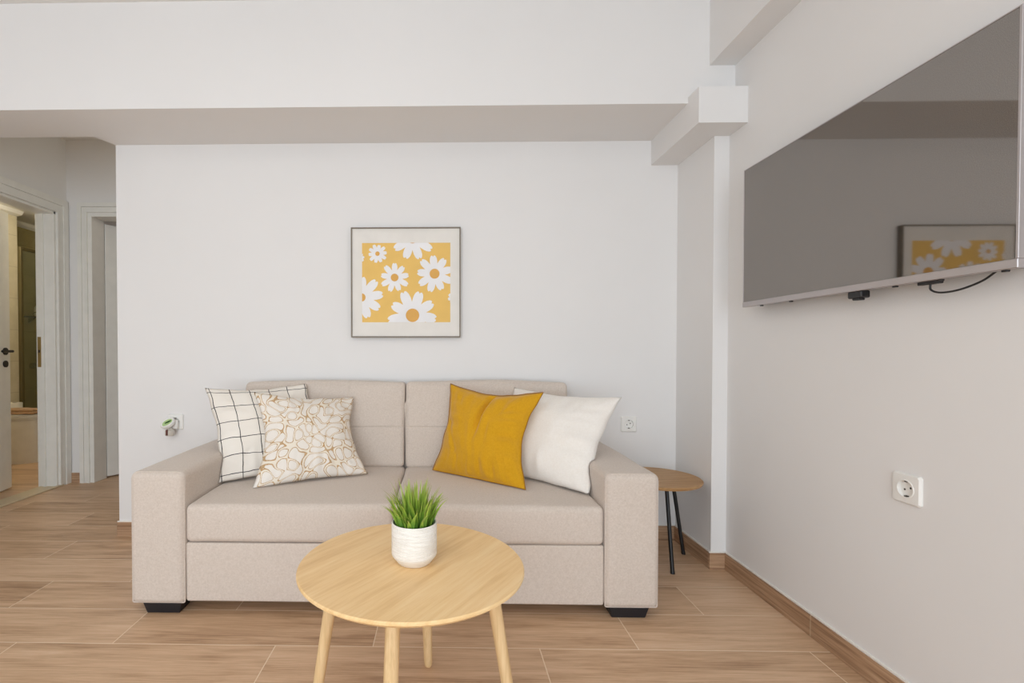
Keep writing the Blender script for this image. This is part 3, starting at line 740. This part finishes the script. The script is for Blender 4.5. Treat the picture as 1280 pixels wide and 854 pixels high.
# ------------------------------------------------------------------ side table behind the right arm
SX, SY, SZ, SR = 1.005, 2.335, 0.402, 0.2
sd_ = thing('side_table', (SX, SY, 0), 'small round oak side table on thin black legs beside the right armrest', 'table')
bm = BM(); lathe(bm, [(0, SZ), (SR - 0.004, SZ), (SR, SZ - 0.004), (SR - 0.004, SZ - 0.014), (0, SZ - 0.016)], (SX, SY, 0), 64); obj('tabletop', bm, OAK, sd_, ang=25)
bm = BM(); lathe(bm, [(0, SZ - 0.014), (0.11, SZ - 0.014), (0.11, SZ - 0.02), (0, SZ - 0.02)], (1.035, 2.35, 0), 32); obj('mounting_plate', bm, BLACK, sd_)
for top, foot in (((1.022, 2.262), (1.024, 2.198)), ((1.106, 2.388), (1.177, 2.415)), ((0.965, 2.40), (0.905, 2.435))):
    p0 = Vector((*top, SZ - 0.018)); p1 = Vector((*foot, 0.0))
    bm = BM(); tube(bm, [p0, p0 + (p1 - p0) * 0.96, p0 + (p1 - p0) * 0.975, p1], [0.0085, 0.0085, 0.0095, 0.0095], 16); obj('leg', bm, BLACK, sd_, ang=50)

# ------------------------------------------------------------------ framed daisy print
PXc, PZc, PWd, PHt = -0.2015, 1.358, 0.576, 0.577
pf = thing('framed_print', (PXc, YB, PZc - PHt / 2), 'square framed print of white daisies on yellow above the sofa', 'picture')
x0, x1, z0, z1 = PXc - PWd / 2, PXc + PWd / 2, PZc - PHt / 2, PZc + PHt / 2
bm = BM(); fwid, fd = 0.0062, 0.032
box(bm, x0, x1, YB - fd, YB, z1 - fwid, z1, 0.001, 1); box(bm, x0, x1, YB - fd, YB, z0, z0 + fwid, 0.001, 1)
box(bm, x0, x0 + fwid, YB - fd, YB, z0 + fwid, z1 - fwid, 0.001, 1); box(bm, x1 - fwid, x1, YB - fd, YB, z0 + fwid, z1 - fwid, 0.001, 1)
obj('frame', bm, FRAMEW, pf, ang=30)
YP = YB - 0.024
bm = BM(); box(bm, x0 + fwid, x1 - fwid, YP, YB - 0.004, z0 + fwid, z1 - fwid); sheet = obj('paper', bm, MAT_, pf, smooth=False)
sc_ = PWd / 685.0
def Z(zx, zy): return (PXc + (zx - 439.5) * sc_, PZc + (415 - zy) * sc_)
RX0, RZ1 = Z(166, 168); RX1, RZ0 = Z(718, 663)
bm = BM(); box(bm, RX0, RX1, YP - 0.0008, YP, RZ0, RZ1); obj('yellow_field', bm, YELLOW, sheet, smooth=False)
def clip(poly):
    for ax, lim, sgn in ((0, RX0, 1), (0, RX1, -1), (1, RZ0, 1), (1, RZ1, -1)):
        out = []
        for i in range(len(poly)):
            a, b = poly[i - 1], poly[i]; da, db = (a[ax] - lim) * sgn, (b[ax] - lim) * sgn
            if (da >= 0) != (db >= 0):
                t = da / (da - db); out.append((a[0] + (b[0] - a[0]) * t, a[1] + (b[1] - a[1]) * t))
            if db >= 0: out.append(b)
        poly = out
        if not poly: return poly
    return poly
layer = [0]
def flat(bm, poly, y, mi=0):
    poly = clip(poly)
    if len(poly) >= 3:
        vs = [bm.verts.new((p[0], y, p[1])) for p in poly]
        try: bm.faces.new(vs).material_index = mi
        except ValueError: pass
def daisy(cx, cy, R, n, rc, a0=0.0, wide=0.20):
    c = Z(cx, cy); R *= sc_; rc *= sc_; bmf = BM()
    for k in range(n):
        a = a0 + 2 * PI * k / n; ca, sa = math.cos(a), math.sin(a); rr = R * (1 + 0.05 * math.sin(k * 2.3)); pts = []
        W = R * wide
        prof = [(0.1, 0.3), (0.3, 0.72), (0.5, 0.94), (0.68, 1.0), (0.82, 0.93), (0.92, 0.74), (0.985, 0.46), (0.975, 0.2), (0.915, 0.0)]
        up = [(r * rr, w * W) for r, w in prof]
        for r, w in up + [(r, -w) for r, w in up[-2::-1]]:
            pts.append((c[0] + r * ca - w * sa, c[1] + r * sa + w * ca))
        layer[0] += 1
        # fan from the petal base so the notch stays crisp
        base = (c[0] + 0.12 * rr * ca, c[1] + 0.12 * rr * sa)
        for i in range(len(pts) - 1): flat(bmf, [base, pts[i], pts[i + 1]], YP - 0.0012 - layer[0] * 2e-6)
    ring = [(c[0] + rc * math.cos(2 * PI * i / 28), c[1] + rc * math.sin(2 * PI * i / 28)) for i in range(28)]
    flat(bmf, ring, YP - 0.0022, 1)
    obj('daisy', bmf, [PETAL, ORANGE], sheet, smooth=False)
daisy(263, 235, 60, 10, 14, 0.1, 0.19)
daisy(370, 384, 92, 9, 24, PI / 2, 0.19)
daisy(620, 361, 116, 9, 31, math.radians(95), 0.2)
daisy(482, 142, 135, 9, 30, math.radians(-70), 0.19)
daisy(162, 508, 138, 9, 26, math.radians(8), 0.2)
daisy(482, 620, 155, 9, 42, math.radians(72), 0.2)
daisy(150, 262, 32, 8, 6, 0.2, 0.26)
daisy(742, 512, 40, 8, 8, 0.2, 0.26)

# ------------------------------------------------------------------ television
TX, TY0, TY1, TZ0, TZ1 = 1.220, 1.066, 2.026, 1.176, 1.7315
tv = thing('television', (XR, (TY0 + TY1) / 2, TZ0), 'flat screen television, switched off, mounted on the right wall', 'television')
bm = BM(); box(bm, TX, TX + 0.012, TY0 + 0.006, TY1 - 0.003, TZ0 + 0.021, TZ1 - 0.003); obj('screen', bm, SCREEN, tv, smooth=False)
bm = BM()
box(bm, TX - 0.003, TX + 0.014, TY0, TY1, TZ0, TZ0 + 0.0205, 0.0015, 1)
box(bm, TX - 0.002, TX + 0.014, TY0, TY0 + 0.006, TZ0 + 0.0205, TZ1, 0.0008, 1); box(bm, TX - 0.0015, TX + 0.014, TY1 - 0.003, TY1, TZ0 + 0.0205, TZ1, 0.0005, 1)
box(bm, TX - 0.0015, TX + 0.014, TY0 + 0.006, TY1 - 0.003, TZ1 - 0.003, TZ1, 0.0005, 1)
bz = obj('bezel', bm, SILVER, tv, ang=30)
bm = BM(); box(bm, TX + 0.013, TX + 0.052, TY0 + 0.004, TY1 - 0.02, TZ0 + 0.004, TZ1 - 0.012, 0.008, 2); obj('back_housing', bm, plain('brown_black_plastic', rgb(62, 50, 44), 0.45), tv, ang=30)
bm = BM(); box(bm, TX + 0.05, XR - 0.0015, 1.38, 1.72, 1.3, 1.6, 0.003, 1); obj('wall_bracket', bm, BLACK, tv, ang=30)
bm = BM(); box(bm, TX + 0.002, TX + 0.03, 1.462, 1.512, TZ0 - 0.02, TZ0 + 0.001, 0.003, 1); box(bm, TX + 0.006, TX + 0.026, 1.475, 1.5, TZ0 - 0.026, TZ0 - 0.019, 0.002, 1)
obj('sensor', bm, DARKP, tv, ang=30, label='small black sensor block under the lower edge')
for y in (1.92, 1.76, 1.36, 1.238, 1.098):
    bm = BM(); box(bm, TX + 0.004, TX + 0.012, y - 0.006, y + 0.006, TZ0 - 0.004, TZ0 + 0.001, 0.001, 1); obj('clip', bm, DARKP, bz, ang=30)
bm = BM(); tube(bm, spline([(TX + 0.016, 1.272, TZ0 - 0.008), (TX + 0.016, 1.27, TZ0 - 0.022), (TX + 0.02, 1.25, TZ0 - 0.031), (TX + 0.024, 1.21, TZ0 - 0.029), (TX + 0.03, 1.165, TZ0 - 0.014), (TX + 0.036, 1.14, TZ0 + 0.006)], 6), 0.0024, 10)
cb = obj('cable', bm, DARKP, tv, label='short black cable looping under the lower edge')
bm = BM(); box(bm, TX + 0.008, TX + 0.024, 1.245, 1.3, TZ0 - 0.008, TZ0 + 0.001, 0.002, 1); obj('plug', bm, DARKP, cb, ang=30)

# ------------------------------------------------------------------ wall sockets
SW = 0.0415
def socket_mesh(root, W=SW):
    """schuko socket facing -Y, built about the root (plate back on the wall plane)"""
    o = ORG[root]
    bm = BM(); n = 48; R = 0.0225
    def sq(a, h):
        ca, sa = math.cos(a), math.sin(a); k = h / max(abs(ca), abs(sa)); return ca * k, sa * k
    loops = []
    for h, y in ((W, 0), (W, -0.004), (W - 0.0035, -0.0085), (W - 0.012, -0.0092), (None, -0.0092), (None, -0.0105), (None, -0.0105), (None, -0.009)):
        loops.append((h, y))
    rad = {4: R + 0.004, 5: R + 0.003, 6: R + 0.0005, 7: R}
    rings = []
    for i, (h, y) in enumerate(loops):
        ring = []
        for k in range(n):
            a = 2 * PI * (k + 0.5) / n
            x, z = sq(a, h) if h else (rad[i] * math.cos(a), rad[i] * math.sin(a))
            ring.append(bm.verts.new(o + Vector((x, y, z))))
        rings.append(ring)
    for a, b in zip(rings, rings[1:]):
        for k in range(n): bm.faces.new((a[k], a[(k + 1) % n], b[(k + 1) % n], b[k]))
    obj('cover_plate', bm, PLASTIC, root, ang=25)
    bm = BM(); rr = [(R, -0.009), (R - 0.001, -0.0015), (0.0, -0.0015)]
    lathe(bm, [(r, z) for r, z in rr], (0, 0, 0), 40, M=Matrix.Rotation(-PI / 2, 4, 'X') @ Matrix.Scale(-1, 4, (0, 0, 1)))
    for v in bm.verts: v.co = o + Vector((v.co.x, -abs(v.co.y), v.co.z))
    well = obj('socket_well', bm, PLASTIC, root, ang=40)
    for s in (-1, 1):
        bm = BM(); lathe(bm, [(0, 0.0), (0.0028, 0.0), (0.0028, 0.0004), (0, 0.0004)], (0, 0, 0), 16, M=Matrix.Rotation(PI / 2, 4, 'X'))
        bmesh.ops.translate(bm, verts=bm.verts, vec=o + Vector((s * 0.0095 * 0.9, -0.0019, s * 0.0035)))
        obj('pin_hole', bm, HOLE, well, ang=30)
    for s in (-1, 1):
        bm = BM(); box(bm, -0.0035, 0.0035, -0.0088, -0.0016, s * 0.0205 - 0.0016, s * 0.0205 + 0.0016)
        bmesh.ops.translate(bm, verts=bm.verts, vec=o); obj('earth_clip', bm, HOLE, well, ang=30)
so1 = thing('wall_socket', (0.974, YB, 0.612), 'white square power socket on the back wall beside the white pillow', 'socket', 'white wall sockets')
socket_mesh(so1)
dup(so1, (XR, 1.380, 0.616), -PI / 2, 'white square power socket on the right wall below the television', 'white wall sockets')
# socket with a plug-in repellent on the left of the back wall
vx, vz = -1.44, 0.618
so2 = dup(so1, (vx, YB, vz), 0, 'white square wall socket half hidden behind the plug-in repeller', 'white wall sockets')
vx += 0.006
pg = thing('plug_in_repeller', (vx - 0.02, YB - 0.02, vz - 0.01), 'white and green plug-in insect repeller with small bottle in the wall socket left of sofa', 'repeller')
bm = BM(); box(bm, vx - 0.022, vx + 0.016, YB - 0.034, YB - 0.0106, vz - 0.035, vz + 0.012, 0.006, 2)
for s_ in (-1, 1): tube(bm, [(vx + s_ * 0.0085, YB - 0.02, vz + s_ * 0.0035), (vx + s_ * 0.0085, YB - 0.003, vz + s_ * 0.0035)], 0.0022, 10)
obj('body', bm, PLASTIC, pg, ang=40)
bm = BM(); Mh = Matrix.Translation((vx - 0.024, YB - 0.046, vz - 0.004)) @ Matrix.Rotation(math.radians(-16), 4, 'Y') @ Matrix.Rotation(math.radians(38), 4, 'X') @ Matrix.Diagonal((1.0, 0.9, 1.0, 1))
lathe(bm, [(0, -0.02), (0.02, -0.018), (0.035, -0.008), (0.039, 0.004), (0.037, 0.011), (0.031, 0.0125), (0.027, 0.008), (0, 0.006)], (0, 0, 0), 36, M=Mh)
hd = obj('head', bm, PLASTIC, pg, ang=60)
bm = BM(); lathe(bm, [(0.0275, 0.0082), (0.026, 0.0098), (0, 0.0105)], (0, 0, 0), 32, M=Mh); obj('green_dish', bm, plain('pale_green', rgb(176, 206, 140), 0.4), hd, label='pale green dish')
bm = BM(); t = BM(); lf_ = [t.verts.new((0.018 * math.cos(a) , 0.008 * math.sin(a) * (1 if math.cos(a) < 0.6 else 0.6), 0.0118)) for a in [2 * PI * i / 20 for i in range(20)]]; f0 = t.faces.new(lf_)
bmesh.ops.solidify(t, geom=t.faces[:], thickness=0.0012); merge(bm, t, 0, Mh @ Matrix.Translation((0.006, 0, 0)) @ Matrix.Rotation(0.35, 4, 'Z')); obj('leaf_emblem', bm, plain('leaf_green', rgb(62, 110, 44), 0.4), hd, label='dark green leaf mark')
bx, by = vx - 0.018, YB - 0.04
bm = BM(); lathe(bm, [(0, vz - 0.068), (0.021, vz - 0.068), (0.024, vz - 0.064), (0.024, vz - 0.042), (0.014, vz - 0.034), (0.014, vz - 0.028), (0, vz - 0.028)], (bx, by, 0), 28); bo = obj('bottle', bm, plain('clear_bottle', rgb(206, 200, 190), 0.1), pg, ang=40)
bm = BM(); box(bm, bx - 0.008, bx + 0.002, by - 0.027, by - 0.022, vz - 0.064, vz - 0.034, 0.001, 1); obj('wick', bm, plain('dark_red_wick', rgb(88, 34, 24), 0.5), bo, ang=30)

# ------------------------------------------------------------------ light
def area(name, loc, rot, sx, sy, power, col):
    l = bpy.data.lights.new(name, 'AREA'); l.shape = 'RECTANGLE'; l.size = sx; l.size_y = sy; l.energy = power; l.color = col
    o = bpy.data.objects.new(name, l); COL.objects.link(o); o.location = loc; o.rotation_euler = rot; return o
area('window_daylight', ((WX0 + WX1) / 2, YF - 0.05, (WZ0 + WZ1) / 2), (PI / 2, 0, 0), WX1 - WX0 - 0.1, WZ1 - WZ0 - 0.1, 98, (0.815, 0.915, 1.0))
def point(name, loc, power, col, r=0.1):
    l = bpy.data.lights.new(name, 'POINT'); l.energy = power; l.color = col; l.shadow_soft_size = r
    o = bpy.data.objects.new(name, l); COL.objects.link(o); o.location = loc; return o
point('bathroom_lamp_light', (-3.62, 3.92, 2.2), 15, (1.0, 0.91, 0.7), 0.12)
point('hall_fill', (-1.2, 3.2, 2.2), 4.5, (1.0, 0.93, 0.76), 0.12)  # added weak fill that lifts the hall; no fixture is seen there
point('bedroom_fill', (-1.4, 4.8, 2.2), 4, (1.0, 0.88, 0.78), 0.15)  # added light for the closed room behind the second door, source unseen
area('living_room_fill', (-0.7, 0.2, 2.5), (0, 0, 0), 0.9, 0.9, 9, (1.0, 0.96, 0.9))  # soft overhead fill added out of view, not a known fixture
w = bpy.data.worlds.new('world'); S.world = w; w.use_nodes = True
w.node_tree.nodes['Background'].inputs[0].default_value = (0.85, 0.92, 1.0, 1); w.node_tree.nodes['Background'].inputs[1].default_value = 0.75

# ------------------------------------------------------------------ camera
cam = bpy.data.cameras.new('camera'); co = bpy.data.objects.new('camera', cam); COL.objects.link(co)
cam.sensor_width = 36; cam.sensor_fit = 'HORIZONTAL'; cam.lens = 36 * 612 / 1280
cam.shift_x = (640 - 543) / 1280; cam.shift_y = (448 - 427) / 1280
cam.clip_start = 0.02
co.location = (0, 0, 1.0); co.rotation_euler = (PI / 2 - 0.0157, 0, 0.0197)
S.camera = co
S.view_settings.view_transform = 'Standard'; S.view_settings.look = 'None'; S.view_settings.gamma = 1.0; S.view_settings.use_curve_mapping = False
S.view_settings.exposure = 0.0
try:
    S.cycles.use_denoising = True; S.cycles.max_bounces = 12; S.cycles.diffuse_bounces = 8
except Exception: pass
